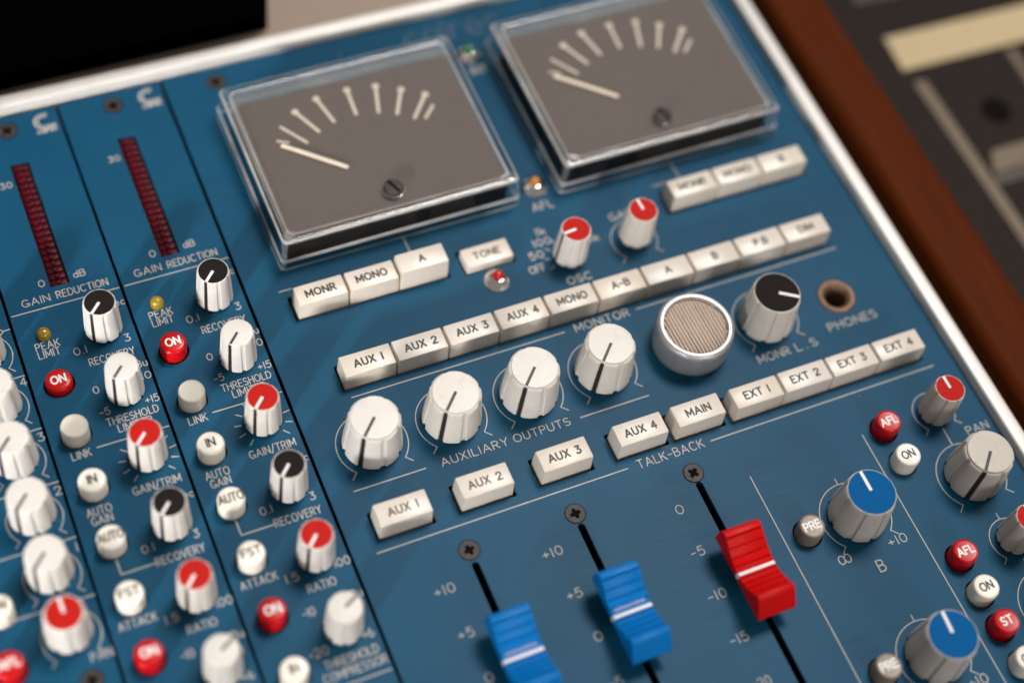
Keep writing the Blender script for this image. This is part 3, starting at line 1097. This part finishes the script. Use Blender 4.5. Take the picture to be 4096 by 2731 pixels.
# faders
def fader(x, yc, mat, label, smear):
    hw = 7.2
    top = [(15.9, 7.5), (15.6, 11.8), (15.0, 13.9), (14.0, 15.0), (12.9, 15.35), (11.9, 15.2)]
    ribs_b = [(11.7, 14.9), (8.7, 13.1), (5.8, 11.4), (2.9, 10.45), (1.2, 10.1)]
    for (ya, za), (yb, zb) in zip(ribs_b, ribs_b[1:]):
        top += [(ya - .25, za - .65), (ya - .55, za - .1), (yb + .3, zb + .12)]
    top += [(1.0, 10.05), (0, 10.0), (-1.0, 10.05)]
    ribs_f = [(-1.2, 10.1), (-3.4, 10.8), (-5.8, 12.1), (-8.2, 13.7), (-9.8, 14.9)]
    for (ya, za), (yb, zb) in zip(ribs_f, ribs_f[1:]):
        top += [(ya - .25, za - .55), (ya - .55, za + .15), (yb + .3, zb - .2)]
    top += [(-10.1, 15.4), (-10.6, 15.85), (-11.2, 15.9), (-11.8, 15.55), (-12.3, 14.8), (-16.1, 8.4), (-16.1, 7.6), (-15.8, 7.5)]
    v, f = [], []
    n = len(top)
    for sx in (-1, 1):
        for (y, z) in top:
            taper = .35 * max(0, (z - 7.5)) / 8.5
            v.append((sx * (hw - taper), y, z))
    for i in range(n - 1):
        f.append((i, i + 1, n + i + 1, n + i))
    f.append(tuple(range(n - 1, -1, -1)))
    f.append(tuple(range(n, 2 * n)))
    f.append((0, n, 2 * n - 1, n - 1))
    bm = bmesh.new()
    bv = [bm.verts.new(c) for c in v]
    for q in f:
        bm.faces.new([bv[i] for i in q])
    bmesh.ops.recalc_face_normals(bm, faces=bm.faces)
    ends = [e for e in bm.edges if len(e.link_faces) == 2 and any(len(fc.verts) > 20 for fc in e.link_faces)]
    bmesh.ops.bevel(bm, geom=ends, offset=.35, segments=2, profile=.5, affect='EDGES', clamp_overlap=True)
    cap = link("fader_cap", bm_mesh(bm, "fader", True, 24), ms, (x, yc, 0), 0, (mat,))
    cap['label'] = label
    bl = frustum_bm(-hw + .25, hw - .25, -.6, .6, 10.0, 10.35, .08)
    tri = bmesh.new()
    tv = [tri.verts.new(c) for c in ((-hw + .22, .55, 10.3), (-hw + .22, -.75, 10.3), (-hw - .02, -1.0, 9.0), (-hw - .03, .1, 7.7), (-hw - .02, .9, 9.2))]
    tri.faces.new(tv)
    add_bm(bl, tri)
    link("index_line", bm_mesh(bl, "index"), cap, (x, yc, 0), 0, (PAINTW,))
    if smear:
        kk = Ink(.3, .02, .003)
        random.seed(7)
        xx = -hw + 1.4
        while xx < hw - 2.0:
            kk.stroke([(x + xx, yc + 1.55), (x + xx + random.uniform(-.15, .25), yc + random.uniform(2.3, 2.75))])
            kk.stroke([(x + xx + .1, yc + 1.6 + random.uniform(0, .9)), (x + xx + .5, yc + 1.7 + random.uniform(0, .8))])
            xx += .62
        print_on(cap, "worn_print", PALEBLUE, kk, 10.62)
    link("fader_stem", bm_mesh(frustum_bm(-1.0, 1.0, -3.2, 3.2, -10, 9), "stem"), cap, (x, yc, 0), 0, (GAP,))


fader(SL[0], -127.7, BLUEF, "bright blue fader cap", True)
fader(SL[1], -126.4, BLUEF, "bright blue fader cap", True)
fader(SL[2], -127.4, REDF, "red fader cap", False)
# lettering
LM = lambda t, x0, x1, y, h=2.9, w=.36, gap=.28: legend(ms, t, x0, x1, y, h, w, gap)
LM("MONITOR", 148.1, 169.8, -17.8, 3.2, .42)
LM("AUXILIARY", 81.6, 106.5, -52.2, 2.95)
LM("OUTPUTS", 108.9, 130.3, -52.2, 2.95)
LM("TALK-BACK", 146.0, 171.8, -76.3, 3.2)
LM("PHONES", 238.8, 259.4, -49.0, 3.2, .42)
LM("MONR", 206.8, 219.8, -52.5, 3.2, .42)
LM("L.S", 222.8, 231.5, -52.5, 3.2, .42, .45)
LM("AFL", 154.8, 163.0, 36.6, 3.4, .5)
LM("INT", 158.2, 164.8, 106.2, 3.4, .5)
LM("100", 148.5, 155.2, 21.3, 3.0, .5)
LM("50", 144.8, 150.2, 16.4, 3.0, .5)
LM("OFF", 142.3, 148.4, 10.7, 3.0, .5)
LM("1k", 151.6, 155.0, 26.0, 3.0, .5)
LM("10k", 166.5, 173.3, 16.8, 3.0, .5)
LM("OSC", 153.9, 163.5, 1.8, 3.0, .5)
LM("GAIN", 181.2, 191.5, 23.2, 3.0, .5)
LM("PAN", 266.3, 275.2, -104.8, 3.0)
LM("+10", 216.1, 223.2, -133.6, 3.2, .36)
LM("+10", 216.1, 223.2, -188.0, 3.2, .42)
LM("B", 208.1, 210.6, -140.6, 4.2, .42)
k = Ink(.42)
k.stroke(earc(197.2, -132.0, 1.15, 1.55, 0, 360, 24))
k.stroke(earc(199.5, -132.0, 1.15, 1.55, 0, 360, 24))
print_on(ms, "engraved_lettering", LEGEND, k)
for i, t in enumerate(("+10", "+5", "0", "-5", "-10")):
    w_ = {3: 7.0, 2: 5.2, 1: 2.6}[len(t)]
    LM(t, 68.6 - w_, 68.6, -96.2 - 16.5 * i, 3.2)
    LM(t, 107.7 - w_, 107.7, -96.3 - 16.3 * i, 3.2)
for i, t in enumerate(("0", "-5", "-10", "-15", "-20")):
    w_ = {3: 6.5, 2: 4.9, 1: 2.6}[len(t)]
    LM(t, 153.6 - w_, 153.6, -96.9 - 16.4 * i, 3.25, .34)
rule(ms, ((61.6, -16.5), (143.7, -16.5)), w=.42)
rule(ms, ((173.3, -16.1), (259.3, -16.1)), w=.42)
rule(ms, ((49.7, -50.9), (75.8, -50.9)), w=.42)
rule(ms, ((134.8, -50.8), (161.7, -50.8)), w=.42)
rule(ms, ((49.0, -74.8), (142.0, -74.8)), w=.42)
rule(ms, ((174.9, -75.0), (268.7, -75.0)), w=.42)
rule(ms, ((181.7, -92.5), (181.4, YB)), w=.36)
rule(ms, ((228.4, -91.6), (228.2, YB)), w=.36)
k = Ink(.55)
k.text("calrec", 138.2, 125.3, 12.6, 180.2, .16)
for pz in (1.1,):
    k.z += .05
    k.text("calrec", 138.9, 126.2, 11.2, 179.5, .2)
print_on(ms, "maker_name", plastic("worn_maker_name", (0.055, 0.105, 0.165), 0.6, 0.1), k)

# ------------------------------------------------------------------ hair on the panel
cu = [(66.9, -45.2), (68.6, -47.3), (70.1, -50.2), (71.0, -53.6), (71.2, -57.0), (71.0, -60.0)]
k = Ink(.16, .1)
k.stroke(cu)
h_ = mesh_from([(x - 69, y + 51, z) for x, y, z in k.v], k.f, "hair")
hair = link("hair_strand", h_, None, (69, -51, 0), 0, (HAIR,))
hair['label'] = "thin dark hair lying on the blue panel below the first white output knob"
hair['category'] = "hair"

# ------------------------------------------------------------------ wooden board and dark desk on the right
wb = frustum_bm(-13.2, 13.2, -260, 260, -60, -.5, 0, 5.0, 5)
board = link("wooden_board", bm_mesh(wb, "board", True, 40), None, (307.0, -30, 0), 0, (WOOD,))
board['label'] = "reddish brown wooden board between the silver side rail and the dark desk"
board['category'] = "board"
desk = thing("mixing_desk", "dark grey mixing desk with a cream tape strip beyond the wooden board", "mixing desk", (380, 20, -40))
link("desk_plate", bm_mesh(frustum_bm(321.5, 640, -220, 260, -80, -45.4, 0, .6), "desk"), desk, (0, 0, 0), 0, (DESK,))


def strip_on_desk(name, pts, z, t, mat):
    me = plate_mesh(pts, [], z, t)
    return link(name, me, desk, (0, 0, 0), 0, (mat,))


strip_on_desk("tape_strip", [(365.3, 83.5), (494.7, 81.0), (495.8, 99.9), (366.7, 103.4)], -44.8, .6, TAPE)
strip_on_desk("trim_line", [(367.3, -60), (373.0, -60), (372.3, 75.5), (366.7, 76.2)], -44.9, .5, TAN)
strip_on_desk("trim_line", [(418.5, 57.5), (422.4, 57.5), (423.5, 79.2), (419.3, 79.7)], -44.9, .5, TAN)
strip_on_desk("trim_bar", [(375.1, 19.8), (516.5, 18.3), (517.6, 29.4), (380.4, 30.7)], -44.85, .55, TAN)
strip_on_desk("trim_bar", [(372.7, 13.4), (516.5, 11.7), (516.5, 17.6), (374.9, 19.1)], -44.95, .4, plastic("dim_trim_paint", (0.065, 0.05, 0.036), 0.6))
strip_on_desk("back_bar", [(363.5, 125.2), (527.4, 116.3), (528.4, 135.9), (365.1, 135.9)], -44.7, .7, plastic("dim_bar_paint", (0.04, 0.034, 0.028), 0.6))
link("desk_hole", bm_mesh(lathe_bm([(6.9, -.3), (6.9, .15), (6.5, .25), (1.0, .2)], 40), "hole", True, 40), desk, (395.3, 49.9, -45.05), 0, (PIT,))

# ------------------------------------------------------------------ behind the console
wl = link("shelf", bm_mesh(frustum_bm(-500, 700, 149, 700, -22, -12)), None, (0, 0, 0), 0, (WALLM,))
wl['kind'] = 'structure'
cb = link("black_cabinet", bm_mesh(frustum_bm(-300, 0, 0, 120, -12, 70, 0, .6), "cab"), None, (92.0, 163, 0), 0, (CABM,))
cb['label'] = "plain matt black cabinet standing on the beige shelf behind the silver top rail"
cb['category'] = "cabinet"
